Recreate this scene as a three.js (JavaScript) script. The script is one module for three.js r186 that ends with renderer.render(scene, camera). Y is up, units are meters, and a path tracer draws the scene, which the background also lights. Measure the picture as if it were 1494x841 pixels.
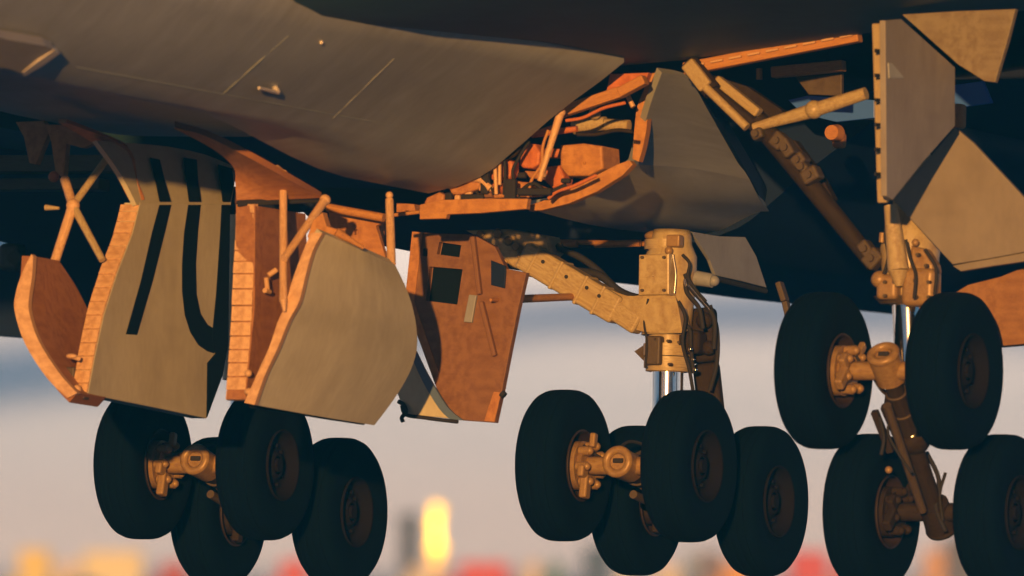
import * as THREE from 'three';
import { mergeGeometries } from 'three/addons/utils/BufferGeometryUtils.js';
import { RoundedBoxGeometry } from 'three/addons/geometries/RoundedBoxGeometry.js';
import { ImprovedNoise } from 'three/addons/math/ImprovedNoise.js';

// ---------------------------------------------------------------- camera, sky, sun, exposure
const V = (x, y, z) => new THREE.Vector3(x, y, z);
const W = 1494, H = 841, PPM = 177, DIST = 120;              // photograph size, pixels per metre at the aircraft
const scene = new THREE.Scene();
const PITCH = Math.atan((846 - H / 2) / PPM / DIST);          // the horizon lies just under the bottom of the frame
const camera = new THREE.PerspectiveCamera(2 * Math.atan(H / 2 / PPM / DIST) * 180 / Math.PI, W / H, 1, 9000);
camera.position.set(0, 3, DIST);
const camF = V(0, Math.sin(PITCH), -Math.cos(PITCH)), camU = V(0, Math.cos(PITCH), Math.sin(PITCH)), camR = V(1, 0, 0);
camera.lookAt(camera.position.clone().add(camF));
camera.focus = DIST; camera.userData.fStop = 1.8;
const fromCam = v => V(0, 0, 0).addScaledVector(camR, v.x).addScaledVector(camU, v.y).addScaledVector(camF, -v.z);

const SUN_AZ = -5 * Math.PI / 180, SUN_EL = 5.5 * Math.PI / 180;  // behind the photographer, a little to the left, low
const sunDir = fromCam(V(Math.sin(SUN_AZ) * Math.cos(SUN_EL), Math.sin(SUN_EL), Math.cos(SUN_AZ) * Math.cos(SUN_EL)));
const sun = new THREE.DirectionalLight(new THREE.Color().setRGB(1, 0.45, 0.11), 5);
sun.position.copy(sunDir.clone().multiplyScalar(200)); sun.castShadow = true;
sun.shadow.mapSize.set(4096, 4096); sun.shadow.camera.left = -25; sun.shadow.camera.right = 25; sun.shadow.camera.top = 25; sun.shadow.camera.bottom = -25; sun.shadow.camera.far = 900;
scene.add(sun, sun.target);

const noise = new ImprovedNoise();
const fbm = (x, y, z, o = 4) => { let s = 0, a = 0.5; for (let i = 0; i < o; i++) { s += a * noise.noise(x, y, z); x *= 2; y *= 2; z *= 2; a *= 0.5; } return s; };
const smooth = (a, b, x) => { const t = Math.min(1, Math.max(0, (x - a) / (b - a))); return t * t * (3 - 2 * t); };
{
  const w = 4096, h = 2048, data = new Float32Array(w * h * 4);
  const mix = (a, b, t) => [0, 1, 2].map(i => a[i] + (b[i] - a[i]) * t);
  for (let j = 0; j < h; j++) {
    const el = ((j + 0.5) / h - 0.5) * 180;
    for (let i = 0; i < w; i++) {
      const k = 4 * (j * w + i); let c;
      if (el <= 0) c = [0.01, 0.03, 0.05];
      else {
        const az = ((i + 0.5) / w - 0.5) * 2 * Math.PI;
        c = mix([1.16, 0.80, 0.60], [1.12, 0.86, 0.70], smooth(0.15, 0.75, el));
        c = mix(c, [1.3, 1.02, 0.84], 0.8 * smooth(1.0, 1.25, el));
        { const st = 1 + 0.1 * fbm(Math.cos(az) * 14, Math.sin(az) * 14, el * 7, 3); c = c.map((v, q) => v * (q === 0 ? st : q === 1 ? 1 + (st - 1) * 0.8 : 1 + (st - 1) * 0.5)); }
        c = mix(c, [0.07, 0.15, 0.24], smooth(1.4, 5.5, el));
        c = mix(c, [0.026, 0.13, 0.26], smooth(6, 30, el));
        if (el < 6) {                                        // thin streaks of blue cloud just above the haze
          const n = fbm(Math.cos(az) * 9, Math.sin(az) * 9, 3.7, 3);
          const wave = Math.cos(30 * (az + Math.PI / 2 - 0.0166));
          const mid = 0.80 + 0.25 * wave + 0.03 * n, th = 0.09 + 0.04 * (1 - wave);
          const e = (el - mid) / th; let t = Math.exp(-e * e * e * e);
          const e2 = (el - 2.6 - n) / 0.5; t = Math.max(t, 0.5 * Math.exp(-e2 * e2));
          c = mix(c, [0.17, 0.23, 0.33], 0.92 * t);
        }
      }
      data[k] = c[0]; data[k + 1] = c[1]; data[k + 2] = c[2]; data[k + 3] = 1;
    }
  }
  const t = new THREE.DataTexture(data, w, h, THREE.RGBAFormat, THREE.FloatType);
  t.mapping = THREE.EquirectangularReflectionMapping; t.magFilter = t.minFilter = THREE.LinearFilter; t.needsUpdate = true;
  scene.background = t; scene.environment = t; scene.environmentIntensity = 1;
}
const renderer = new THREE.WebGLRenderer({ antialias: true });
renderer.setSize(1024, 576);
renderer.toneMapping = THREE.LinearToneMapping; renderer.toneMappingExposure = 1;
renderer.shadowMap.enabled = true;

// ---------------------------------------------------------------- the aircraft's own axes: x = left wing, y = up, z = nose
const YAW = 25 * Math.PI / 180, PH = 4.4 * Math.PI / 180, s = Math.sin(YAW), c = Math.cos(YAW), sp = Math.sin(PH), cp = Math.cos(PH);
const axL = fromCam(V(c, 0, s)), axU = fromCam(V(s * sp, cp, -c * sp)), axF = fromCam(V(-s * cp, sp, c * cp));
const camRay = (px, py) => V(0, 0, 0).addScaledVector(camR, (px - W / 2) / PPM / DIST).addScaledVector(camU, (H / 2 - py) / PPM / DIST).add(camF);
const ORIGIN = camera.position.clone().addScaledVector(camRay(660, 830), DIST);
const toBody = v => V(v.dot(axL), v.dot(axU), v.dot(axF));
const eye = toBody(camera.position.clone().sub(ORIGIN)), eyeDir = eye.clone().normalize();
// the point where the sight line of a pixel of the photograph meets the plane x, y or z = val of the aircraft
function P(px, py, axis, val) {
  const d = toBody(camRay(px, py)), k = { l: 'x', u: 'y', f: 'z' }[axis];
  return eye.clone().addScaledVector(d, (val - eye[k]) / d[k]);
}
const airliner = new THREE.Group();
airliner.name = 'airliner';
airliner.userData = { label: 'large jet airliner seen from below with landing gear down and gear doors hanging open', category: 'airliner' };
airliner.position.copy(ORIGIN);
airliner.quaternion.setFromRotationMatrix(new THREE.Matrix4().makeBasis(axL, axU, axF));
scene.add(airliner);

// ---------------------------------------------------------------- materials
let seed = 11; const rnd = () => (seed = (seed * 16807) % 2147483647) / 2147483647;
function grime(n, lo, sx, sy, off, warm = 0, amp = 1) {                // value noise: streaks and stains
  const d = new Uint8Array(n * n * 4);
  for (let y = 0; y < n; y++) for (let x = 0; x < n; x++) {
    const u = x / n * 2 * Math.PI, v = y / n * 2 * Math.PI;
    const a = fbm(Math.cos(u) * sx + off, Math.sin(u) * sx, Math.cos(v) * sy + Math.sin(v) * sy * 1.3, 5);
    const b = fbm(Math.cos(u) * sx * 6 + off, Math.sin(u) * sx * 6 + 5, Math.cos(v) * sy * 6 - Math.sin(v) * sy * 6, 3);
    const t = Math.min(1, Math.max(lo, 0.95 + amp * (0.15 * a + 0.07 * b))), k = 4 * (y * n + x);
    d[k] = 255 * t; d[k + 1] = 255 * Math.max(0, t - warm * (1 - t)); d[k + 2] = 255 * Math.max(0, t - 1.6 * warm * (1 - t)); d[k + 3] = 255;
  }
  const t = new THREE.DataTexture(d, n, n); t.colorSpace = THREE.SRGBColorSpace; t.wrapS = t.wrapT = THREE.RepeatWrapping;
  t.magFilter = THREE.LinearFilter; t.minFilter = THREE.LinearMipmapLinearFilter; t.generateMipmaps = true; t.needsUpdate = true; return t;
}
const gA = grime(512, 0.55, 1.2, 1.6, 2.1, 0.1, 0.8), gB = grime(512, 0.45, 2.2, 2.2, 7.3, 0.3, 1.5);
gA.repeat.set(0.21, 0.33); gB.repeat.set(0.9, 0.9);
function mat(r, g, b, rough = 0.55, metal = 0, map = null, bump = 0) {
  const m = new THREE.MeshStandardMaterial({ color: new THREE.Color().setRGB(r, g, b), roughness: rough, metalness: metal, side: THREE.DoubleSide });
  if (map) { m.map = map; m.roughness = rough; if (bump) { m.bumpMap = map; m.bumpScale = bump; } }
  return m;
}
const M = {
  skin: mat(0.43, 0.48, 0.47, 0.5, 0, gA), door: mat(0.62, 0.61, 0.46, 0.55, 0, gA), edge: mat(0.76, 0.51, 0.28, 0.5, 0, gB, 0.002),
  inner: mat(0.52, 0.25, 0.085, 0.65, 0, gB, 0.002), doorIn: mat(0.25, 0.13, 0.065, 0.65, 0, gB, 0.002), primer: mat(0.56, 0.28, 0.08, 0.6, 0, gB, 0.002), red: mat(0.62, 0.2, 0.06, 0.6, 0, gB),
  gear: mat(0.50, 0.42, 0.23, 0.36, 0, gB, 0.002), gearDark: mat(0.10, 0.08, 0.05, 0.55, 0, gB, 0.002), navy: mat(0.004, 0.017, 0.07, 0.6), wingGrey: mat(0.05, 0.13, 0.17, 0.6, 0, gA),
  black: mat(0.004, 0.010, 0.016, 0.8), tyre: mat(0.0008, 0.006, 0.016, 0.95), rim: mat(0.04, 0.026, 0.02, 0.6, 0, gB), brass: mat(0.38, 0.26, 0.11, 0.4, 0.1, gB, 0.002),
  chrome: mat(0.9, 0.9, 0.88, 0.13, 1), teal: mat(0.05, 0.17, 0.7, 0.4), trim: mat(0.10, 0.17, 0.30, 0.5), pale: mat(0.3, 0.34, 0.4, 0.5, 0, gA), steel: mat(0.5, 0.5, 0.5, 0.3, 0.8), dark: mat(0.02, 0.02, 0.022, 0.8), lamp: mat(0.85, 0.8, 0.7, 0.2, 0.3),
  flap: mat(0.34, 0.18, 0.07, 0.6, 0, gB), well: mat(0.003, 0.010, 0.04, 0.9), dim: mat(0.042, 0.032, 0.017, 0.75, 0, gB), rimDark: mat(0.011, 0.009, 0.009, 0.9), seam: mat(0.36, 0.41, 0.38, 0.6), strutDoor: mat(0.33, 0.32, 0.29, 0.6, 0, gA), doorInner: mat(0.40, 0.19, 0.075, 0.65, 0, gB, 0.002), leaf: mat(0.27, 0.25, 0.21, 0.6, 0, gA), soffit: mat(0.25, 0.22, 0.15, 0.6, 0, gB),  // dim: darkened gear tone, shade built in for side brace and rear brakes
};
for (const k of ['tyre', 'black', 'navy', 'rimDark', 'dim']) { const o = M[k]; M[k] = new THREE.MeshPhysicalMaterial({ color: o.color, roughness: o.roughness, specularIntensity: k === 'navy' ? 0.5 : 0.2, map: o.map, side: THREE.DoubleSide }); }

// ---------------------------------------------------------------- builders
function clean(g) {
  g = g.index ? g.toNonIndexed() : g;
  for (const k of Object.keys(g.attributes)) if (!['position', 'normal', 'uv'].includes(k)) g.deleteAttribute(k);
  if (!g.attributes.normal) g.computeVertexNormals();
  if (!g.attributes.uv) g.setAttribute('uv', new THREE.BufferAttribute(new Float32Array(g.attributes.position.count * 2), 2));
  g.morphAttributes = {}; g.clearGroups(); return g;
}
const used = {};
function numbered(name) { const n = used[name] = (used[name] ?? -1) + 1; return n ? `${name}_${String(n).padStart(3, '0')}` : name; }
function add(name, geos, m, parent = airliner, label) {
  const list = (Array.isArray(geos) ? geos : [geos]).map(clean);
  const o = new THREE.Mesh(list.length > 1 ? mergeGeometries(list) : list[0], m);
  o.name = parent === airliner || parent === scene ? numbered(name) : name; o.castShadow = o.receiveShadow = true;
  if (label) o.userData.label = label;
  parent.add(o); return o;
}
function newell(pts) {
  const n = V(0, 0, 0);
  pts.forEach((p, i) => { const q = pts[(i + 1) % pts.length]; n.x += (p.y - q.y) * (p.z + q.z); n.y += (p.z - q.z) * (p.x + q.x); n.z += (p.x - q.x) * (p.y + q.y); });
  return n.normalize();
}
// a flat panel with the outline pts, its face towards the viewer's side, thick metres deep behind it
function panel(pts, thick, holes = [], bevel = 0.006) {
  const n = newell(pts); if (n.dot(eyeDir) < 0) n.negate();
  const o = pts.reduce((a, p) => a.add(p), V(0, 0, 0)).divideScalar(pts.length);
  const x = (Math.abs(n.z) < 0.9 ? V(0, 0, 1) : V(1, 0, 0)).cross(n).normalize(), y = n.clone().cross(x);
  const to2 = p => { const d = p.clone().sub(o); return new THREE.Vector2(d.dot(x), d.dot(y)); };
  const sh = new THREE.Shape(pts.map(to2)); for (const h of holes) sh.holes.push(new THREE.Path(h.map(to2)));
  const b = Math.min(bevel, thick / 3);
  const g = new THREE.ExtrudeGeometry(sh, { depth: thick - 2 * b, bevelEnabled: true, bevelThickness: b, bevelSize: b, bevelOffset: -b, bevelSegments: 2, curveSegments: 1 });
  g.translate(0, 0, b - thick);
  return g.applyMatrix4(new THREE.Matrix4().makeBasis(x, y, n).setPosition(o));
}
const px = (list, axis, val) => list.map(([x, y, v]) => P(x, y, axis, v ?? val));
const plate = (list, axis, val, thick, holes = [], bevel) => panel(px(list, axis, val), thick, holes.map(h => px(h, axis, val)), bevel);
function catmull(list, n) {
  if (n <= 1) return list;
  const out = [], at = i => list[Math.max(0, Math.min(list.length - 1, i))];
  for (let i = 0; i < list.length - 1; i++) for (let k = 0; k < n; k++) {
    const t = k / n, [a, b, d, e] = [at(i - 1), at(i), at(i + 1), at(i + 2)], p = V(0, 0, 0);
    for (const q of 'xyz') p[q] = 0.5 * (2 * b[q] + (d[q] - a[q]) * t + (2 * a[q] - 5 * b[q] + 4 * d[q] - e[q]) * t * t + (3 * b[q] - a[q] - 3 * d[q] + e[q]) * t * t * t);
    out.push(p);
  }
  out.push(list[list.length - 1].clone()); return out;
}
// a curved sheet through a grid of points, with real thickness behind it
function sheet(grid, thick = 0.03, nr = 1, nc = 1) {
  grid = grid.map(r => catmull(r, nc));
  if (nr > 1) { const cols = grid[0].map((_, j) => catmull(grid.map(r => r[j]), nr)); grid = cols[0].map((_, i) => cols.map(q => q[i])); }
  const R = grid.length, C = grid[0].length, pos = [], uv = [], idx = [];
  const flat = grid.flat();
  const ul = [0]; for (let j = 1; j < C; j++) ul.push(ul[j - 1] + grid[0][j].distanceTo(grid[0][j - 1]));
  const vl = [0]; for (let i = 1; i < R; i++) vl.push(vl[i - 1] + grid[i][C >> 1].distanceTo(grid[i - 1][C >> 1]));
  for (let i = 0; i < R; i++) for (let j = 0; j < C; j++) { const p = flat[i * C + j]; pos.push(p.x, p.y, p.z); uv.push(ul[j], vl[i]); }
  for (let i = 0; i < R - 1; i++) for (let j = 0; j < C - 1; j++) { const a = i * C + j; idx.push(a, a + C, a + 1, a + 1, a + C, a + C + 1); }
  const g = new THREE.BufferGeometry();
  g.setAttribute('position', new THREE.Float32BufferAttribute(pos, 3)); g.setAttribute('uv', new THREE.Float32BufferAttribute(uv, 2)); g.setIndex(idx); g.computeVertexNormals();
  const nrm = g.attributes.normal, mid = (R >> 1) * C + (C >> 1);
  if (V(nrm.getX(mid), nrm.getY(mid), nrm.getZ(mid)).dot(eyeDir) < 0) { for (let k = 0; k < idx.length; k += 3) [idx[k], idx[k + 1]] = [idx[k + 1], idx[k]]; g.setIndex(idx); g.computeVertexNormals(); }
  if (!thick) return clean(g);
  const nn = g.attributes.normal, back = g.clone(), bp = back.attributes.position;
  for (let k = 0; k < bp.count; k++) bp.setXYZ(k, bp.getX(k) - thick * nn.getX(k), bp.getY(k) - thick * nn.getY(k), bp.getZ(k) - thick * nn.getZ(k));
  const bi = Array.from(g.index.array); for (let k = 0; k < bi.length; k += 3) [bi[k], bi[k + 1]] = [bi[k + 1], bi[k]]; back.setIndex(bi); back.computeVertexNormals();
  const rim = [], rp = [];
  for (let j = 0; j < C; j++) rim.push(j); for (let i = 1; i < R; i++) rim.push(i * C + C - 1); for (let j = C - 2; j >= 0; j--) rim.push((R - 1) * C + j); for (let i = R - 2; i >= 0; i--) rim.push(i * C);
  const gp = g.attributes.position, f = k => V(gp.getX(k), gp.getY(k), gp.getZ(k)), b = k => V(bp.getX(k), bp.getY(k), bp.getZ(k));
  for (let q = 0; q < rim.length - 1; q++) { const A = f(rim[q]), B = f(rim[q + 1]), D = b(rim[q]), E = b(rim[q + 1]); for (const v of [A, D, B, B, D, E]) rp.push(v.x, v.y, v.z); }
  const side = new THREE.BufferGeometry(); side.setAttribute('position', new THREE.Float32BufferAttribute(rp, 3)); side.computeVertexNormals();
  return mergeGeometries([clean(g), clean(back), clean(side)]);
}
function rod(a, b, r1, r2 = r1, seg = 16) {
  const d = b.clone().sub(a), g = new THREE.CylinderGeometry(r2, r1, d.length(), seg, 1);
  g.applyQuaternion(new THREE.Quaternion().setFromUnitVectors(V(0, 1, 0), d.clone().normalize()));
  return g.translate(...a.clone().add(b).multiplyScalar(0.5).toArray());
}
function ball(a, r, sx = 1, sy = 1, sz = 1) { return new THREE.SphereGeometry(r, 18, 12).scale(sx, sy, sz).translate(a.x, a.y, a.z); }
function beam(a, b, w, h, up = V(0, 1, 0), rr = 0.012) {       // a bar of rectangular section
  const y = b.clone().sub(a), len = y.length(); y.normalize(); const x = y.clone().cross(up).normalize(), z = x.clone().cross(y);
  return new RoundedBoxGeometry(w, len, h, 2, Math.min(rr, w / 3, h / 3)).applyMatrix4(new THREE.Matrix4().makeBasis(x, y, z).setPosition(a.clone().add(b).multiplyScalar(0.5)));
}
function tube(pts, r, n = 24) { return new THREE.TubeGeometry(new THREE.CatmullRomCurve3(pts), n, r, 8, false); }
function box(ctr, x, y, z, rr = 0.015) { return new RoundedBoxGeometry(x, y, z, 2, Math.min(rr, x / 3, y / 3, z / 3)).translate(ctr.x, ctr.y, ctr.z); }
function turned(profile, seg = 40) { return new THREE.LatheGeometry(profile.map(([r, y]) => new THREE.Vector2(r, y)), seg); }
const upright = (g, at) => g.translate(at.x, at.y, at.z);

// ---------------------------------------------------------------- fuselage fairing, fuselage, wing
const prof = [[0, 2.75], [0.6, 2.752], [1.1, 2.76], [1.2, 2.763], [1.32, 2.772], [1.45, 2.79], [1.7, 2.845], [1.9, 2.92], [2.02, 2.99], [2.12, 3.07], [2.3, 3.215], [2.5, 3.38], [2.72, 3.54], [2.93, 3.68], [3.13, 3.83]];
const bellyU = (l, u, f, right) => u - (l > 1.95 && l < 3.13 ? 0.22 * smooth(5, 11, f) * Math.sin(Math.PI * (l - 1.95) / 1.18) : 0) + Math.max(0, 0.32 * smooth(5.2, 8.5, f) * (1 - smooth(1.5, 2.1, l)) + 0.5 * (1 - smooth(11, 13, f)) * (1 - smooth(1.1, 1.42, l)) + 0.5 * (right ? (1 - smooth(7, 9, f)) * smooth(1.1, 1.42, l) * (1 - smooth(2.3, 2.6, l)) : 0));
const profU = l => { for (let i = 1; i < prof.length; i++) if (l <= prof[i][0]) { const [a, b] = [prof[i - 1], prof[i]]; return a[1] + (b[1] - a[1]) * (l - a[0]) / (b[0] - a[0]); } return prof[prof.length - 1][1]; };
// where the sight line of a pixel meets the fairing's surface, out metres proud of it
function onBelly(x, y, out = 0) {
  let p; for (let l = 3.12; l > 0.2; l -= 0.004) { p = P(x, y, 'l', l); if (p.y > bellyU(l, profU(l), p.z)) break; }
  return p.add(V(0.6 * out, -0.7 * out, 0.3 * out));
}
const bellySheet = (pairs, thick, out) => sheet([pairs.map(q => onBelly(q[0], q[1], out)), pairs.map(q => onBelly(q[2], q[3], out))], thick);
{
  const half = prof, ring = [...half.slice(1).reverse().map(([l, u]) => [-l, u]), ...half];
  const top = []; for (let k = 1; k < 12; k++) { const t = k / 12 * Math.PI; top.push([3.24 * Math.cos(t), 4.6 + 3.6 * Math.sin(t)]); }
  const grid = [];
  for (const f of [3.75, 4.5, 5.3, 5.8, 6.3, 6.8, 7.3, 8, 9, 9.5, 10.5, 12, 14, 17]) {
    
    grid.push([...ring.map(([l, u]) => V(l, bellyU(Math.abs(l), u, f, l < 0), f)), ...top.map(([l, u]) => V(l, u, f)), V(ring[0][0], ring[0][1], f)]);
  }
  const fairing = add('belly_fairing', sheet(grid, 0.05, 1, 1), M.skin, airliner, 'pale grey belly fairing lit low from the front');
  // panel joints across the fairing: slim raised straps
  for (const [a, b, d, e] of [[574, 86, 486, 172]]) {
    const line = Array.from({ length: 12 }, (_, k) => [a + (d - a) * k / 11, b + (e - b) * k / 11]);
    add('panel_strap', bellySheet(line.map(([x, y]) => [x, y, x + 2.4, y + 1]), 0.004, 0.003), M.skin, fairing);
  for (const [a, b, d, e] of [[420, 52, 322, 140], [760, 104, 660, 204]]) {
    const line = Array.from({ length: 14 }, (_, k) => [a + (d - a) * k / 13, b + (e - b) * k / 13]);
    add('panel_seam', bellySheet(line.map(([x, y]) => [x, y, x + 2, y + 1]), 0.004, 0.0015), M.seam, fairing);
  }
  for (const [x0, y0, x1, y1] of [[110, 98, 700, 206]]) {
    const line = Array.from({ length: 30 }, (_, k) => [x0 + (x1 - x0) * k / 29, y0 + (y1 - y0) * k / 29]);
    add('panel_seam', bellySheet(line.map(([x, y]) => [x, y, x, y + 1.6]), 0.004, 0.0015), M.seam, fairing);
  }
  }
  // outflow door on the far left, small masts and a lamp
  const outflow = add('outflow_door', bellySheet([[-30, 36, -30, 82], [0, 43, 0, 85], [30, 48, 14, 89], [58, 53, 20, 92], [72, 59, 24, 93]], 0.08, 0.11), M.strutDoor, airliner);
  add('bright_rim', bellySheet([[70, 58, 78, 63], [46, 75, 53, 81], [24, 91, 26, 97]], 0.05, 0.115), M.lamp, outflow);
  add('drain_mast', [rod(onBelly(374, 122, 0.05), onBelly(403, 130, 0.04), 0.012, 0.016), rod(onBelly(401, 128), onBelly(401, 128, 0.05), 0.022)], M.lamp, airliner);
  add('beacon_light', ball(onBelly(468, 61, 0.01), 0.016), M.lamp, airliner);
}
{
  const grid = [], ring = [...prof.slice(1).reverse().map(([l, u]) => [-l, u]), ...prof];
  for (const [f, lift] of [[-1.3, 0], [-4, 0], [-7, 0.08], [-10, 0.16], [-14, 0.4], [-20, 1.4]]) {
    const row = ring.map(([l, u]) => V(l * (1 - lift * 0.1), u + lift, f));
    for (let k = 1; k < 16; k++) { const a = k / 16 * Math.PI; row.push(V(3.2 * (1 - lift * 0.1) * Math.cos(a), 4.4 + lift * 0.7 + 4.6 * Math.sin(a), f)); }
    row.push(row[0].clone()); grid.push(row);
  }
  const cap = new THREE.ShapeGeometry(new THREE.Shape(grid[0].slice(0, -1).map(p => new THREE.Vector2(p.x, p.y)))).translate(0, 0, -1.32);
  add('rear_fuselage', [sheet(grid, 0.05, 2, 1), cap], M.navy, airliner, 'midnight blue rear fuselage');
}
const wu = l => 3.86 + 0.1277 * (l - 3.12);                    // wing underside height
{
  // the underside sags a little behind the nose of the wing, then rolls up round its leading edge
  const rows = []; for (const l of [2.7, 3.4, 4, 5, 6, 7, 8.5, 10, 14]) {
    const le = 11.3 - 0.84 * (l - 3.12);
    rows.push([[8.1, 0], [6, -0.03], [4.1, -0.12], [3.1, -0.17], [2.3, -0.18], [1.7, -0.13], [1.2, -0.03], [0.7, 0.12], [0.35, 0.3], [0.1, 0.55], [0, 0.8]].map(([d, du]) => V(l, wu(Math.max(l, 3)) + (du < 0 ? du * (1 - smooth(3.1, 4.2, l)) : du), 3.2 + Math.max(0.2, le - 3.2) * (1 - d / 8.1))));
  }
  const wing = add('left_wing', sheet(rows, 0.5), M.wingGrey, airliner);
  const rear = []; for (const l of [3.0, 5, 7, 10, 14]) rear.push([-0.3, -2, -4, -5.5].map(f => V(l, wu(l) + 0.05, f)));
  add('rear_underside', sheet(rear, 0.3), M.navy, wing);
  // roof and walls of the wheel wells
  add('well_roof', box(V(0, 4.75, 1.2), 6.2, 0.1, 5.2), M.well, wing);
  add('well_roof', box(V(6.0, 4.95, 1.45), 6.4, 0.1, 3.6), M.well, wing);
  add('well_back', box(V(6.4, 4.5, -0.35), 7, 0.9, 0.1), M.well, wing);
  const rw = []; for (const l of [-3.0, -5, -8, -14]) rw.push([11.9 - 0.84 * (-l - 3.12), 5, 0, -5.5].map(f => V(l, wu(-l), Math.min(f, 11.9 - 0.84 * (-l - 3.12)))));
  add('right_wing', sheet(rw, 0.4), M.wingGrey, airliner);
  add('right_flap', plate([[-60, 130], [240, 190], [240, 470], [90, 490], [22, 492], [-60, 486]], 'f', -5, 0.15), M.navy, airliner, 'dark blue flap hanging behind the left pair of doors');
  add('flap_fitting', [beam(P(-10, 353, 'f', -4.5), P(13, 359, 'f', -4.5), 0.06, 0.06), rod(P(4, 368, 'f', -4.5), P(8, 384, 'f', -4.5), 0.03)], M.chrome, airliner);
  add('hinge_block', [box(P(18, 376, 'f', -4.2), 0.2, 0.24, 0.2, 0.05), rod(P(20, 376, 'f', -4.2), P(20, 376, 'f', -4.0), 0.06)], M.gearDark, airliner);
}

// ---------------------------------------------------------------- doors of the two body gear wells
{ // left pair, straight door
  const L = -0.35;
  const d = add('gear_door', plate([[204, 296], [193, 340], [170, 400], [151, 460], [138, 520], [128, 574], [150, 580], [230, 596], [301, 611], [325, 548], [332, 505], [336, 298]], 'l', L, 0.14), M.door, airliner, 'straight gear door with bright edge and dark stripes');
  const strip = (name, pts, l = L + 0.006) => add(name, plate(pts, 'l', l, 0.012, [], 0.003), M.black, d);  // plain black strips laid on the door face
  strip('black_strip', [[233, 299], [250, 299], [241, 338], [223, 410], [200, 489], [184, 488], [206, 410], [222, 340]]);
  strip('black_strip', [[275, 299], [293, 299], [289, 338], [286, 385], [287, 430], [293, 458], [303, 474], [313, 480], [313, 516], [303, 513], [290, 504], [278, 485], [270, 460], [266, 425], [266, 385], [269, 340]]);
  strip('black_strip', [[324, 299], [336, 299], [333, 505], [325, 548], [302, 610], [303, 530], [315, 516], [309, 500], [312, 470], [316, 430], [322, 340]], L + 0.008);  // black strip built where the right pair throws its shadow
  // ribbed front edge
  const B = catmull(px([[204, 298], [193, 340], [170, 400], [151, 460], [138, 520], [128, 573]], 'l', L - 0.004), 3), A = B.map((p, i) => p.clone().add(V(-0.165 + 0.03 * i / 15, 0, 0)));
  const m = A.length - 1;
  for (let k = 0; k < m; k++) {
    const at = (arr, q) => { const i = Math.min(m - 1, Math.floor(q)); return arr[i].clone().lerp(arr[i + 1], q - i); };
    const q = [at(A, k + 0.02), at(B, k + 0.02), at(B, k + 0.97), at(A, k + 0.97)].map(p => p.clone().add(V(0, 0, 0.02 + 0.003 * (k % 3))));
    add('edge_rib', panel(q, 0.05), M.edge, d);
  }
  add('latch', [ball(P(104, 520, 'l', -0.45), 0.03, 1.6, 0.7, 1), rod(P(104, 520, 'l', -0.45), P(116, 524, 'l', -0.4), 0.02), ball(P(112, 568, 'l', -0.4), 0.035)], M.edge, d);
  // fixed panel above it, with its lit front flange
  const up = add('keel_panel', sheet([px([[140, 205, -0.5], [190, 209, -0.5], [245, 214, -0.5], [300, 226, -0.5], [340, 243, -0.5]], 'l'), px([[176, 255, -0.42], [215, 254, -0.42], [255, 256, -0.42], [300, 262, -0.42], [342, 268, -0.42]], 'l'), px([[199, 299, -0.352], [232, 299, -0.352], [270, 300, -0.352], [300, 300, -0.352], [336, 300, -0.352]], 'l')], 0.04, 3, 2), M.door, airliner);
  add('front_flange', sheet([px([[84, 179, -0.62], [136, 209, -0.6], [161, 226, -0.58], [173, 262, -0.52], [190, 296, -0.5]], 'l'), px([[96, 179, -0.5], [160, 203, -0.48], [192, 222, -0.45], [200, 262, -0.4], [206, 292, -0.36]], 'l')], 0.03, 1, 4), M.inner, up);
  const us = (a) => add('black_strip', sheet([px(a.map(q => q[0]).map(q => [...q, -0.462 + 0.13 * Math.max(0, (q[1] - 214) / 83)]), 'l'), px(a.map(q => q[1]).map(q => [...q, -0.462 + 0.13 * Math.max(0, (q[1] - 214) / 83)]), 'l')], 0.006), M.black, up);  // the black strips carried up onto the fixed panel
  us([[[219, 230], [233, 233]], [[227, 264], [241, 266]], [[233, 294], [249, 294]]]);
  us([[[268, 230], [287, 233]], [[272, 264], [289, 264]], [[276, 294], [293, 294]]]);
  us([[[318, 240], [339, 246]], [[322, 268], [341, 270]], [[325, 294], [336, 294]]]);  // upper end of the strip that stands for the cast shadow
}
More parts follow.
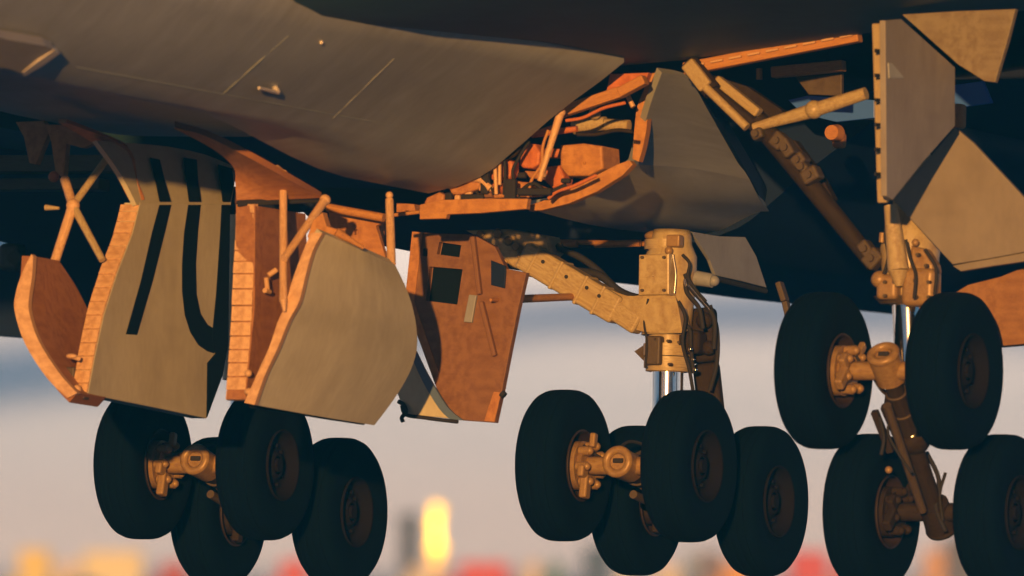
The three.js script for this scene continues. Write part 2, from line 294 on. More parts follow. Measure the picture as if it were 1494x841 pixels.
{ // left pair, curved outer door
  const F = 6.3, outer = [[45, 371], [31, 400], [22, 430], [21, 455], [36, 502], [68, 552], [98, 581]], inner = [[48, 374], [46, 404], [42, 432], [42, 456], [56, 498], [86, 545], [112, 574]];
  const fp = px(inner, 'f', F), depth = [0.45, 0.75, 1.0, 1.15, 1.2, 1.0, 0.5];
  const d = add('gear_door', sheet([fp, fp.map((p, i) => V(p.x, p.y, p.z - depth[i] / 2)), fp.map((p, i) => V(p.x, p.y, p.z - depth[i]))], 0.10, 2, 3), M.doorInner, airliner, 'curved gear door showing its orange inside');
  add('front_edge', sheet([px(outer, 'f', F + 0.03), px(inner, 'f', F + 0.03)], 0.06, 1, 4), M.edge, d);
  add('foot_block', [box(P(104, 545, 'f', 6.0), 0.12, 0.09, 0.16), box(P(118, 578, 'f', 6.1), 0.1, 0.06, 0.1)], M.gearDark, d);
  // link struts of this door
  const c0 = P(106, 300, 'f', 5.6);
  const x = add('link_strut', [rod(P(62, 441, 'f', 5.9), P(67, 420, 'f', 5.9), 0.018, 0.036), rod(P(67, 420, 'f', 5.9), c0, 0.036, 0.042), rod(c0, P(94, 262, 'f', 5.4), 0.038), ball(c0, 0.055)], M.edge, airliner);
  add('cross_strut', [rod(c0, P(149, 380, 'f', 5.7), 0.034, 0.028), rod(c0, P(155, 232, 'f', 5.3), 0.03)], M.gear, x);
  add('well_bracket', [plate([[22, 178], [62, 176], [72, 190], [60, 220], [52, 240], [42, 238], [34, 200]], 'f', 5.0, 0.08), plate([[66, 182], [92, 182], [140, 208], [120, 216], [96, 210], [92, 262], [80, 250], [74, 208]], 'f', 5.1, 0.08)], M.inner, airliner);
  add('position_lamp', ball(P(78, 258, 'f', 5.1), 0.045), M.red, airliner);
  add('small_pin', rod(P(66, 303, 'f', 5), P(86, 304, 'f', 5), 0.025, 0.012), M.gear, airliner);
  // boxes deep inside the well
  add('well_beam', [box(P(70, 240, 'f', 3.2), 1.6, 0.14, 0.2), box(P(40, 270, 'f', 3.0), 1.4, 0.1, 0.2)], M.gearDark, airliner);
}
{ // right pair, ribbed straight door
  const L = 0.75;
  const d = add('gear_door', plate([[372, 300], [371, 450], [358, 583], [430, 560], [452, 470], [446, 312]], 'l', 0.93, 0.17), M.doorInner, airliner, 'ribbed straight gear door with orange inside');
  const A = catmull(px([[346, 298], [344, 350], [341, 400], [338, 470], [334, 530], [330, 584]], 'l', L), 3), B = catmull(px([[371, 298], [373, 350], [371, 400], [368, 470], [363, 530], [358, 584]], 'l', 0.92), 3), m = A.length - 1;
  for (let k = 0; k < m; k++) {
    const at = (arr, q) => { const i = Math.min(m - 1, Math.floor(q)); return arr[i].clone().lerp(arr[i + 1], q - i); };
    add('edge_rib', panel([at(A, k + 0.02), at(B, k + 0.02), at(B, k + 0.96), at(A, k + 0.96)].map(p => p.clone().add(V(0, 0, 0.02 + 0.004 * (k % 2)))), 0.06), M.edge, d);
  }
  add('latch', [ball(P(362, 545, 'l', 0.97), 0.03), ball(P(364, 572, 'l', 0.97), 0.045, 1, 0.7, 1), rod(P(391, 402, 'l', 1), P(403, 394, 'l', 1.05), 0.022), rod(P(388, 405, 'l', 1), P(390, 424, 'l', 1), 0.02), rod(P(386, 424, 'l', 1), P(393, 426, 'l', 1), 0.02)], M.edge, d);
  const up = add('keel_panel', sheet([px([[254, 186, 0.75], [300, 199, 0.85], [366, 232, 1.1], [424, 264, 1.25], [470, 289, 1.3]], 'l'), px([[254, 188, 0.72], [309, 217, 0.74], [340, 244, 0.75], [343, 268, 0.75], [345, 294, 0.78]], 'l')], 0.05, 3, 4), M.doorInner, airliner);
  add('seal_bar', beam(P(346, 297, 'l', 0.8), P(470, 291, 'l', 1.25), 0.03, 0.05), M.dark, up);
}
{ // right pair, curved outer door
  const F = 6.0;
  const front = [[470, 340], [456, 366], [446, 400], [436, 440], [421, 468], [404, 510], [386, 548], [371, 591]];
  const edgeL = [[453, 340], [440, 372], [426, 410], [416, 446], [405, 470], [392, 508], [374, 548], [356, 588]];
  const back = [[577, 388], [590, 415], [600, 442], [607, 475], [608, 510], [597, 545], [574, 584], [546, 621]];
  const fp = px(front, 'f', F), bp = back.map(([x, y], i) => P(x, y, 'l', fp[i].x + 0.12)), mid = fp.map((p, i) => p.clone().lerp(bp[i], 0.5).add(V(0.04, -0.01, 0.05)));
  const d = add('gear_door', sheet([fp, mid, bp], 0.07, 4, 3), M.door, airliner, 'big curved gear door with plain outer face');
  add('front_edge', sheet([px(edgeL, 'f', F + 0.04), px(front, 'f', F + 0.04)], 0.06, 1, 4), M.edge, d);
  add('lower_lip', tube(px([[366, 592], [410, 598], [470, 608], [530, 617]], 'l', 0.95), 0.02), M.dark, d);
  add('link_rod', [rod(P(413, 251, 'f', 5.6), P(413, 440, 'f', 6.1), 0.031), rod(P(413, 438, 'f', 6.1), P(415, 455, 'f', 6.1), 0.03, 0.012), rod(P(404, 244, 'f', 5.5), P(413, 254, 'f', 5.6), 0.02, 0.03)], M.edge, d);
  add('link_rod', [rod(P(474, 292, 'f', 5.4), P(414, 378, 'f', 6.0), 0.036, 0.03), ball(P(474, 292, 'f', 5.4), 0.045)], M.edge, d);
  add('link_rod', [rod(P(568, 292, 'f', 4.6), P(571, 386, 'f', 4.9), 0.033, 0.036), ball(P(568, 285, 'f', 4.6), 0.03)], M.edge, d);
  add('hinge_arm', [plate([[448, 345], [456, 322], [470, 310], [476, 330], [496, 336], [500, 344], [474, 348], [466, 356], [452, 356]], 'f', 5.75, 0.09), rod(P(490, 338, 'f', 5.75), P(530, 362, 'f', 5.6), 0.034, 0.014)], M.primer, d);
  add('well_bulkhead', plate([[478, 304], [520, 304], [562, 322], [548, 330], [566, 388], [535, 384], [500, 345], [482, 335]], 'f', 3.4, 0.06, [[[516, 334], [523, 334], [523, 344], [516, 344]]]), M.inner, airliner);
  add('well_pipe', [rod(P(478, 303, 'f', 3.6), P(560, 318, 'f', 3.6), 0.035), rod(P(575, 314, 'f', 3.6), P(616, 309, 'f', 3.6), 0.015), ball(P(617, 309, 'f', 3.6), 0.035)], M.primer, airliner);
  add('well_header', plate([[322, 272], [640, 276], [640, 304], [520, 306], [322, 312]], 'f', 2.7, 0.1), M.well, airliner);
  add('well_box', [plate([[578, 296], [604, 298], [606, 308], [578, 310]], 'f', 3.2, 0.2), box(P(548, 350, 'f', 3.0), 0.12, 0.3, 0.1)], M.inner, airliner);
}
{ // aft door with cut-outs
  const f = 2.0;
  const hole = [[[626, 388], [676, 392], [668, 446], [620, 440]], [[640, 352], [674, 357], [671, 377], [636, 372]], [[617, 361], [625, 362], [624, 376], [615, 374]]];
  const d = add('gear_door', plate([[601, 338], [640, 341], [690, 342], [722, 360], [738, 392], [768, 398], [756, 450], [742, 520], [732, 572], [722, 617], [668, 613], [650, 608], [634, 560], [616, 505], [590, 440]], 'f', f, 0.07, hole), M.doorIn, airliner, 'flat orange gear door with dark square cut-outs');
  add('cutout_back', [plate([[612, 384], [684, 388], [676, 452], [612, 446]], 'f', f - 0.09, 0.03), plate([[630, 348], [680, 353], [677, 381], [630, 376]], 'f', f - 0.09, 0.03), plate([[610, 357], [629, 358], [628, 380], [610, 378]], 'f', f - 0.09, 0.03)], M.black, d);
  add('slot_plate', [plate([[684, 430], [695, 431], [688, 471], [676, 470]], 'f', f + 0.03, 0.03)], M.pale, d);
  add('dark_plate', [plate([[716, 380], [737, 388], [738, 396], [736, 421], [716, 416]], 'f', f + 0.02, 0.02)], M.navy, d);
  add('border_strip', plate([[601, 338], [616, 339], [604, 440], [640, 545], [634, 560], [614, 505], [590, 440]], 'f', f + 0.012, 0.012, [], 0.003), M.inner, d);
  add('border_strip', plate([[720, 572], [731, 573], [721, 616], [706, 615]], 'f', f + 0.012, 0.012, [], 0.003), M.inner, d);
  add('stiffener', [beam(P(702, 440, 'f', f + 0.03), P(722, 520, 'f', f + 0.03), 0.05, 0.04), beam(P(690, 345, 'f', f + 0.03), P(700, 430, 'f', f + 0.03), 0.05, 0.04)], M.doorIn, d);
  add('hinge_pin', [rod(P(732, 574, 'f', f), P(736, 578, 'f', f), 0.03)], M.dark, d);
  add('side_skin', plate([[606, 522], [655, 611], [590, 604], [578, 570], [585, 540]], 'f', f + 0.1, 0.05), M.door, d);
  add('edge_trim', sheet([px([[600, 520, f + 0.13], [616, 556, f + 0.13], [640, 596, f + 0.13], [656, 612, f + 0.13]], 'f'), px([[606, 512, f + 0.13], [624, 548, f + 0.13], [652, 594, f + 0.13], [676, 614, f + 0.13]], 'f')], 0.03, 1, 3), M.trim, d);
  add('lower_lip', tube(px([[586, 592], [590, 604], [620, 610], [668, 616]], 'f', f + 0.14), 0.016), M.dark, d);
  add('hook', tube(px([[581, 586], [590, 592], [592, 602], [586, 610], [588, 616]], 'f', f + 0.14), 0.018), M.dark, d);
}

// ---------------------------------------------------------------- wheel well of the left wing gear, opening in the fairing
{
  const lip = add('well_lip', plate([[612, 299], [640, 292], [700, 290], [770, 290], [768, 305], [700, 311], [652, 313], [650, 319], [612, 320]], 'f', 3.72, 0.07), M.primer, airliner);
  add('lower_lip', plate([[771, 300], [800, 290], [850, 266], [900, 240], [918, 234], [923, 240], [908, 256], [870, 280], [830, 297], [790, 307], [771, 308]], 'f', 3.3, 0.09), M.primer, lip);
  add('side_lip', sheet([px([[946, 108], [940, 130], [930, 155], [926, 185], [924, 215], [923, 232]], 'f', 2.62), px([[966, 104], [958, 140], [946, 168], [943, 190], [938, 215], [932, 236]], 'f', 2.62)], 0.08, 1, 3), M.primer, lip);
  const bay = add('bay_beam', [beam(P(818, 164, 'f', 3.35), P(908, 134, 'f', 3.35), 0.085, 0.09), beam(P(905, 136, 'f', 3.35), P(942, 116, 'f', 3.35), 0.1, 0.08)], M.primer, airliner);
  add('bay_top', plate([[890, 108], [946, 106], [940, 124], [884, 136]], 'f', 3.25, 0.08), M.red, bay);
  add('bay_rod', [rod(P(818, 164, 'f', 3.65), P(787, 264, 'f', 3.65), 0.034, 0.02), ball(P(818, 164, 'f', 3.65), 0.04)], M.edge, airliner);
  add('bay_rod', [rod(P(776, 197, 'f', 3.25), P(842, 188, 'f', 3.25), 0.025), rod(P(776, 197, 'f', 3.25), P(812, 184, 'f', 3.25), 0.02)], M.red, airliner);
  add('equipment_box', [plate([[817, 212], [850, 209], [878, 213], [880, 246], [858, 257], [828, 257], [817, 244]], 'f', 3.05, 0.35, [], 0.02), ball(P(853, 238, 'f', 3.06), 0.012)], M.primer, airliner);
  const blk = (name, pts, f, th, m) => add(name, plate(pts, 'f', f, th, [], 0.02), m, airliner);
  blk('bay_tank', [[757, 240], [760, 222], [768, 209], [780, 210], [788, 222], [786, 240], [776, 246], [762, 245]], 3.35, 0.16, M.red);
  blk('bay_tank', [[708, 250], [714, 240], [724, 236], [725, 264], [716, 262]], 3.50, 0.14, M.red);
  blk('bay_tank', [[730, 234], [738, 231], [748, 236], [747, 254], [741, 262], [730, 262]], 3.50, 0.14, M.red);
  blk('bay_tank', [[717, 268], [724, 267], [725, 280], [719, 278]], 3.55, 0.1, M.red);
  blk('bay_tank', [[728, 267], [740, 266], [738, 278], [731, 284]], 3.55, 0.1, M.red);
  blk('bay_panel', [[794, 216], [817, 217], [817, 230], [796, 230]], 2.75, 0.1, M.red);
  blk('bay_tank', [[794, 244], [816, 241], [823, 256], [820, 270], [806, 275], [792, 262]], 2.95, 0.2, M.red);
  blk('bay_bracket', [[752, 264], [776, 266], [800, 276], [786, 286], [752, 289]], 3.35, 0.1, M.inner);
  blk('bay_bracket', [[764, 249], [788, 250], [792, 262], [772, 260]], 3.25, 0.08, M.inner);
  add('bay_pipe', [rod(P(722, 238, 'f', 3.66), P(724, 284, 'f', 3.66), 0.016), rod(P(729, 238, 'f', 3.66), P(729, 270, 'f', 3.66), 0.014), tube(px([[655, 272], [680, 262], [700, 262], [716, 276]], 'f', 3.66), 0.03)], M.edge, airliner);
  blk('bay_fitting', [[618, 296], [622, 288], [640, 280], [648, 284], [646, 303], [622, 304]], 3.66, 0.1, M.inner);
  blk('bay_fitting', [[655, 276], [670, 266], [692, 258], [702, 262], [698, 276], [672, 284], [658, 284]], 3.66, 0.1, M.inner);
  blk('bay_fitting', [[672, 286], [716, 280], [718, 288], [676, 291]], 3.66, 0.1, M.doorIn);
  add('bay_fitting', [box(P(655, 292, 'f', 3.66), 0.06, 0.12, 0.05), box(P(690, 288, 'f', 3.66), 0.2, 0.05, 0.05), box(P(708, 262, 'f', 3.66), 0.07, 0.24, 0.05), box(P(745, 278, 'f', 3.66), 0.1, 0.18, 0.05), box(P(780, 280, 'f', 3.65), 0.3, 0.06, 0.05)], M.dark, airliner);
  add('bay_duct', [rod(P(838, 184, 'f', 2.65), P(884, 180, 'f', 2.65), 0.07, 0.055), rod(P(884, 182, 'f', 2.65), P(918, 184, 'f', 2.65), 0.05)], M.gear, airliner);
  add('bay_valve', ball(P(868, 166, 'f', 2.75), 0.05), M.gear, airliner);
  add('bay_rod', rod(P(916, 140, 'f', 2.95), P(924, 156, 'f', 2.95), 0.02), M.edge, airliner);
  const pipe = (pts, rr, m, f = 3.6) => add('bay_pipe', tube(px(pts, 'f', f), rr), m, airliner);
  pipe([[640, 294], [668, 280], [694, 268], [712, 268], [720, 286]], 0.016, M.red); pipe([[650, 300], [690, 290], [730, 286], [776, 284]], 0.018, M.primer);
  pipe([[700, 262], [712, 246], [730, 232], [750, 226], [762, 208]], 0.02, M.dim); pipe([[744, 290], [750, 270], [748, 250], [756, 232], [772, 206]], 0.014, M.dark);
  pipe([[756, 292], [762, 278], [778, 268], [800, 280], [826, 270]], 0.018, M.dark); pipe([[770, 288], [776, 262], [790, 240], [792, 214], [800, 190]], 0.013, M.primer);
  pipe([[800, 290], [812, 280], [836, 272], [870, 256]], 0.015, M.red); pipe([[664, 286], [676, 272], [690, 276], [704, 290]], 0.012, M.dark); pipe([[826, 176], [850, 172], [880, 158], [912, 150]], 0.014, M.red);
  pipe([[842, 196], [870, 196], [900, 190], [922, 192]], 0.016, M.dim, 3.4); pipe([[736, 232], [737, 250], [735, 284]], 0.014, M.dark, 3.66); pipe([[712, 240], [713, 262], [720, 284]], 0.01, M.dark, 3.66);
  for (const [x, y, w, h] of [[668, 291, 0.05, 0.07], [684, 282, 0.06, 0.05], [704, 272, 0.05, 0.08], [630, 292, 0.05, 0.05], [762, 256, 0.07, 0.05], [792, 252, 0.05, 0.08], [826, 264, 0.08, 0.04]]) add('bay_clip', box(P(x, y, 'f', 3.62), w, h, 0.05), x % 4 ? M.dark : M.edge, airliner);
  // fairing strip behind the opening
  const rows = [
    px([[966, 106, 3.15], [988, 110, 3.15], [1010, 118, 3.15]], 'l'), px([[950, 150, 2.95], [990, 152, 2.95], [1036, 166, 2.95]], 'l'), px([[932, 212, 2.65], [1000, 212, 2.65], [1072, 226, 2.65]], 'l'),
    px([[924, 240, 2.5], [1010, 246, 2.5], [1094, 262, 2.5]], 'l'), px([[904, 254, 2.3], [1016, 282, 2.3], [1110, 294, 2.3]], 'l'), px([[868, 274, 2.0], [1000, 306, 2.0], [1123, 317, 2.0]], 'l'), px([[818, 296, 1.7], [960, 328, 1.7], [1076, 341, 1.7]], 'l'), px([[768, 304, 1.3], [860, 328, 1.3], [960, 342, 1.3]], 'l')];
  const st = add('fairing_strip', [sheet(rows.slice(0, 4), 0.06, 3, 3), sheet(rows.slice(3), 0.06, 3, 3)], M.skin, airliner);
  add('shade_band', sheet([px([[1012, 120, 3.1], [1050, 180, 2.9], [1096, 262, 2.5], [1122, 312, 2.0]], 'l'), px([[1012, 120, 2.9], [1064, 180, 2.7], [1112, 262, 2.3], [1136, 312, 1.8]], 'l')], 0.03), M.navy, st);  // navy band standing for the shadow inside the well
  add('pale_door', plate([[1009, 338], [1050, 345], [1088, 346], [1104, 374], [1119, 420], [1080, 410], [1044, 402], [1036, 380]], 'l', 2.0, 0.03), M.pale, airliner);
  add('door_rod', rod(P(1040, 406, 'l', 2.05), P(1117, 425, 'l', 2.05), 0.022), M.dark, airliner);
  add('trailing_link', [beam(P(1137, 412, 'f', -1), P(1146, 440, 'f', -1), 0.09, 0.05), beam(P(1146, 440, 'f', -1), P(1152, 466, 'f', -1), 0.07, 0.05)], M.gearDark, airliner);
}

// ---------------------------------------------------------------- landing gear
const tyreGeo = turned([[0.27, -0.17], [0.33, -0.185], [0.42, -0.215], [0.5, -0.225], [0.56, -0.21], [0.595, -0.175], [0.612, -0.13], [0.614, -0.124], [0.606, -0.12], [0.606, -0.108], [0.617, -0.104], [0.62, -0.05], [0.612, -0.046], [0.612, -0.034], [0.62, -0.03], [0.62, 0.03], [0.612, 0.034], [0.612, 0.046], [0.62, 0.05], [0.617, 0.104], [0.606, 0.108], [0.606, 0.12], [0.614, 0.124], [0.612, 0.13], [0.595, 0.175], [0.56, 0.21], [0.5, 0.225], [0.42, 0.215], [0.33, 0.185], [0.27, 0.17]], 64).scale(1, 0.86, 1).rotateZ(-Math.PI / 2);
const rimGeo = mergeGeometries([clean(turned([[0.075, 0.12], [0.1, 0.13], [0.12, 0.09], [0.2, 0.06], [0.25, 0.1], [0.275, 0.165], [0.292, 0.178], [0.298, 0.165], [0.28, 0.12], [0.26, 0.02], [0.26, -0.1], [0.28, -0.15], [0.298, -0.165], [0.29, -0.178], [0.272, -0.165], [0.25, -0.1], [0.2, -0.02], [0.07, 0.0], [0.0, 0.02]], 40).rotateZ(-Math.PI / 2)), ...Array.from({ length: 10 }, (_, k) => clean(new THREE.CylinderGeometry(0.018, 0.018, 0.03, 8).rotateZ(-Math.PI / 2).translate(0.085, 0.17 * Math.cos(k * 0.628), 0.17 * Math.sin(k * 0.628)))), clean(new THREE.CylinderGeometry(0.055, 0.075, 0.16, 16).rotateZ(-Math.PI / 2).translate(0.06, 0, 0))]);
// brake stack: torque tube, carrier and pistons, facing the bogie beam
function brakeGeo() {
  const g = [new THREE.CylinderGeometry(0.2, 0.2, 0.16, 24).rotateZ(Math.PI / 2).translate(0.1, 0, 0), new THREE.CylinderGeometry(0.14, 0.17, 0.06, 20).rotateZ(Math.PI / 2).translate(0.2, 0, 0)];
  for (let k = 0; k < 7; k++) { const t = k * 0.9; g.push(new THREE.CylinderGeometry(0.036, 0.042, 0.09, 12).rotateZ(Math.PI / 2).translate(0.235, 0.16 * Math.cos(t), 0.16 * Math.sin(t)), new THREE.SphereGeometry(0.034, 10, 8).translate(0.28, 0.16 * Math.cos(t), 0.16 * Math.sin(t))); }
  g.push(new RoundedBoxGeometry(0.07, 0.2, 0.1, 2, 0.02).translate(0.25, -0.19, 0.09), new RoundedBoxGeometry(0.05, 0.12, 0.07, 2, 0.015).translate(0.27, 0.2, 0.05), new RoundedBoxGeometry(0.06, 0.1, 0.12, 2, 0.02).translate(0.25, -0.08, 0.16));
  return mergeGeometries(g.map(clean));
}
const brake = brakeGeo();
function bogie(gear, ctr, tilt, beamR = 0.105) {
  const fwd = V(0, Math.sin(tilt), Math.cos(tilt)), up = V(0, Math.cos(tilt), -Math.sin(tilt));
  const put = (name, geo, m, at, mirror) => { const o = new THREE.Mesh(geo, m); o.name = name; o.castShadow = o.receiveShadow = true; o.position.copy(at); if (mirror) o.rotation.set(-tilt, Math.PI, 0, 'YXZ'); else o.rotation.x = -tilt; gear.add(o); return o; };
  for (const e of [1, -1]) {
    const ax = ctr.clone().addScaledVector(fwd, 0.735 * e);
    for (const k of [-1, 1]) {
      const at = ax.clone().add(V(0.56 * k, 0, 0));
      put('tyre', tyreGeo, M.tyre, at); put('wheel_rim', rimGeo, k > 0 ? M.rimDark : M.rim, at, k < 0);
      put('brake', brake, e > 0 ? M.brass : M.dim, at, k > 0);  // rear brakes take a dark tone: shade behind the front wheels in the colour
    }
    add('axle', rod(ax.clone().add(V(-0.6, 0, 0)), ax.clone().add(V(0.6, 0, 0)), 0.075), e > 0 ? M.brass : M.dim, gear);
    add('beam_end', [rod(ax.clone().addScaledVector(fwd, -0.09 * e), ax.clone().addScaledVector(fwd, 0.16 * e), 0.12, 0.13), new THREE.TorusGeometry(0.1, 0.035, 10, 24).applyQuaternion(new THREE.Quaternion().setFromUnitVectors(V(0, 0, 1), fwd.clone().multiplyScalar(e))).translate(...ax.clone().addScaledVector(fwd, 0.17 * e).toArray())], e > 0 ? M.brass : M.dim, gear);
    add('jacking_slot', box(ax.clone().addScaledVector(fwd, 0.165 * e).addScaledVector(up, 0.01), 0.09, 0.04, 0.03), M.dark, gear);
  }
  add('bogie_beam', [rod(ctr.clone().addScaledVector(fwd, -0.7), ctr.clone().addScaledVector(fwd, 0.7), beamR), ball(ctr.clone().addScaledVector(up, 0.05), beamR * 1.8, 1, 1.1, 1.2)], M.dim, gear);
  const hose = [1, -1].map(k => tube([ctr.clone().add(V(0.1 * k, 0.35, -0.12)), ctr.clone().addScaledVector(fwd, 0.3).add(V(0.16 * k, 0.16, 0)), ctr.clone().addScaledVector(fwd, 0.62).add(V(0.2 * k, 0.1, 0))], 0.018));
  for (const [a, b] of [[0.14, 0.1], [-0.12, 0.14], [0.2, -0.06]]) add('brake_hose', tube([ctr.clone().add(V(a, 0.3, 0)), ctr.clone().addScaledVector(fwd, 0.35).addScaledVector(up, 0.22 + b * 0.4).add(V(a * 1.5, 0, 0)), ctr.clone().addScaledVector(fwd, 0.66).addScaledVector(up, 0.14 - b * 0.5).add(V(a * 1.9, 0, 0)), ctr.clone().addScaledVector(fwd, 0.86).addScaledVector(up, b).add(V(a > 0 ? 0.3 : -0.34, 0, 0))], 0.014), M.dark, gear);
  for (const q of [0.3, 0.5]) add('beam_clamp', new THREE.TorusGeometry(beamR + 0.006, 0.012, 8, 24).applyQuaternion(new THREE.Quaternion().setFromUnitVectors(V(0, 0, 1), fwd)).translate(...ctr.clone().addScaledVector(fwd, q).toArray()), M.gearDark, gear);
  add('brake_rod', [rod(ctr.clone().addScaledVector(fwd, 0.55).addScaledVector(up, -0.2), ctr.clone().addScaledVector(fwd, -0.55).addScaledVector(up, -0.2), 0.035), ...hose], M.gearDark, gear);
}
const rings = (top, bottom, list) => list.map(([t, r, h]) => { const at = top.clone().lerp(bottom, t); return new THREE.CylinderGeometry(r, r, h, 32).translate(at.x, at.y, at.z); });
{ // middle of the picture: body gear with its drag brace
  const ctr = P(967, 706, 'l', 1.92), x0 = ctr.x, z0 = ctr.z;
  const at = (px_, y) => { const p = P(px_, y, 'f', z0); return V(p.x, p.y, z0); };
  const top = at(974, 338), neck = at(974, 540), low = at(972, 690);
  const g = add('body_gear', [turned([[0.0, 0], [0.15, 0], [0.15, 0.1], [0.165, 0.12], [0.165, 0.3], [0.185, 0.33], [0.2, 0.55], [0.215, 0.75], [0.215, 0.95], [0.17, 1.05], [0.165, 1.12], [0.15, 1.17], [0, 1.17]], 36).translate(neck.x, neck.y - 0.02, neck.z)], M.gear, airliner, 'left body landing gear with box on its strut');
  for (const q of [[0.74, 0.215, 0.03], [0.86, 0.2, 0.1], [0.95, 0.195, 0.09], [1.0, 0.18, 0.03], [0.1, 0.19, 0.08], [0.25, 0.17, 0.05]]) add('collar', rings(top, neck, [q]), M.gear, g);
  add('collar_gap', rings(top, neck, [[0.17, 0.175, 0.06], [0.905, 0.185, 0.04]]), M.dark, g);
  add('piston', rod(neck, low, 0.135, 0.135, 32), M.chrome, g);
  add('fork', [rod(at(972, 660), low, 0.2, 0.24, 24)], M.gearDark, g);
  add('valve_box', [plate([[932, 372], [976, 370], [976, 430], [931, 431]], 'f', z0 + 0.3, 0.25, [], 0.012), ball(P(953, 402, 'f', z0 + 0.3), 0.012)], M.gear, g);
  add('bearing', [ball(at(958, 345), 0.1, 1, 0.5, 1), box(P(985, 352, 'f', z0 + 0.18), 0.12, 0.1, 0.1), ball(P(976, 366, 'f', z0 + 0.24), 0.035)], M.brass, g);
  add('brace_lug', sheet([px([[880, 418], [915, 432], [945, 430], [985, 432]], 'f', z0 + 0.24), px([[880, 440], [915, 455], [945, 455], [990, 450]], 'f', z0 + 0.28), px([[890, 465], [925, 480], [950, 486], [996, 486]], 'f', z0 + 0.24)], 0.16, 3, 3), M.gear, g);
  const f = z0 + 0.2, b = add('drag_brace', [
    beam(P(766, 372, 'f', f), P(905, 455, 'f', f), 0.24, 0.2, V(0, 0, 1), 0.03), beam(P(880, 440, 'f', f), P(935, 476, 'f', f), 0.17, 0.18, V(0, 0, 1), 0.03)], M.gear, g);
  add('upper_fitting', [plate([[678, 336], [740, 334], [800, 344], [806, 368], [778, 394], [745, 392], [722, 362]], 'f', f - 0.02, 0.25, [], 0.03)], M.gear, g);
  add('fitting_bolt', [[700, 342], [726, 341], [752, 360], [742, 352], [760, 372], [768, 380], [735, 384]].map(([x, y], i) => rod(P(x, y, 'f', f - 0.03), P(x, y, 'f', f + 0.03 + 0.01 * (i % 3)), 0.035 + 0.008 * (i % 2), 0.03)), M.brass, g);
  add('brace_band', [[0.12, 0.27], [0.36, 0.255], [0.62, 0.26], [0.8, 0.26]].map(([t, w]) => { const A = P(766, 372, 'f', f), B = P(905, 455, 'f', f); return beam(A.clone().lerp(B, t), A.clone().lerp(B, t + 0.03), w, 0.22, V(0, 0, 1)); }), M.gear, g);
  add('brace_stud', [[792, 382], [826, 404], [856, 420], [874, 432]].map(([x, y]) => rod(P(x, y, 'f', f + 0.08), P(x, y, 'f', f + 0.12), 0.016)), M.dark, g);
  add('hydraulic_hose', [tube(px([[842, 396], [875, 402], [905, 426], [935, 436], [975, 432]], 'f', f - 0.1), 0.035), tube(px([[812, 360], [850, 378], [880, 402], [896, 424]], 'f', f - 0.14), 0.03)], M.dark, g);
  add('lock_rod', [rod(P(716, 438, 'f', 2.15), P(745, 437, 'f', 1.7), 0.012, 0.034), rod(P(745, 437, 'f', 1.7), P(846, 433, 'f', f - 0.1), 0.034, 0.03)], M.primer, g);
  add('walking_beam', [rod(P(868, 357, 'f', -0.6), P(934, 355, 'f', -0.6), 0.03), rod(P(824, 357, 'f', -0.6), P(842, 356, 'f', -0.6), 0.03), rod(P(760, 352, 'f', -0.7), P(945, 356, 'f', -0.7), 0.022)], M.primer, g);
  add('side_pin', plate([[925, 513], [940, 503], [948, 520], [942, 530]], 'f', z0 + 0.05, 0.1), M.gearDark, g);
  add('strut_fairing', [box(P(955, 512, 'f', z0 + 0.2), 0.14, 0.24, 0.1, 0.02)], M.gearDark, g);
  add('torque_link', [beam(P(1022, 450, 'f', z0 - 0.2), P(1026, 530, 'f', z0 - 0.2), 0.26, 0.16, V(0, 0, 1), 0.05), beam(P(1030, 530, 'f', z0 - 0.2), P(1040, 620, 'f', z0 - 0.25), 0.22, 0.12, V(0, 0, 1), 0.05), box(P(1010, 500, 'f', z0), 0.2, 0.2, 0.2, 0.05), ball(P(1028, 468, 'f', z0 - 0.05), 0.07), ball(P(1034, 508, 'f', z0 - 0.05), 0.06)], M.dim, g);
  add('hydraulic_hose', [tube(px([[1000, 400], [1008, 420], [1030, 445], [1042, 465], [1042, 510]], 'f', z0 + 0.15), 0.022), tube(px([[1000, 410], [1002, 426], [1020, 450], [1026, 480]], 'f', z0 + 0.18), 0.02), tube(px([[994, 470], [1006, 480], [1008, 505], [1012, 545]], 'f', z0 + 0.15), 0.018)], M.dark, g);
  add('steel_line', [rod(P(1005, 416, 'f', z0 + 0.2), P(1036, 452, 'f', z0 + 0.18), 0.011), ball(P(1008, 510, 'f', z0 + 0.2), 0.02), ball(P(1012, 525, 'f', z0 + 0.2), 0.015), ball(P(1015, 540, 'f', z0 + 0.2), 0.02), rod(P(1000, 408, 'f', z0 + 0.2), P(1003, 418, 'f', z0 + 0.2), 0.02)], M.chrome, g);
  const line = (pts, rr, m, d) => add('hydraulic_hose', tube(px(pts, 'f', z0 + d), rr), m, g);
  line([[996, 372], [1006, 384], [1004, 404], [1016, 424], [1030, 440]], 0.014, M.dark, 0.2); line([[990, 440], [1000, 462], [996, 500], [1006, 540], [1012, 575]], 0.016, M.dark, 0.24);
  line([[946, 436], [940, 470], [944, 500], [942, 536]], 0.01, M.dark, 0.26); line([[982, 372], [986, 400], [984, 428]], 0.01, M.steel, 0.22); line([[1036, 446], [1046, 480], [1046, 530], [1036, 570]], 0.02, M.dark, 0.05);
  for (const [x, y] of [[938, 376], [970, 376], [938, 424], [970, 424], [958, 496], [976, 498], [992, 500], [958, 530], [978, 532]]) add('bolt', new THREE.CylinderGeometry(0.012, 0.014, 0.06, 8).rotateX(Math.PI / 2).translate(...P(x, y, 'f', z0 + (y > 440 ? 0.22 : 0.3)).toArray()), M.gearDark, g);
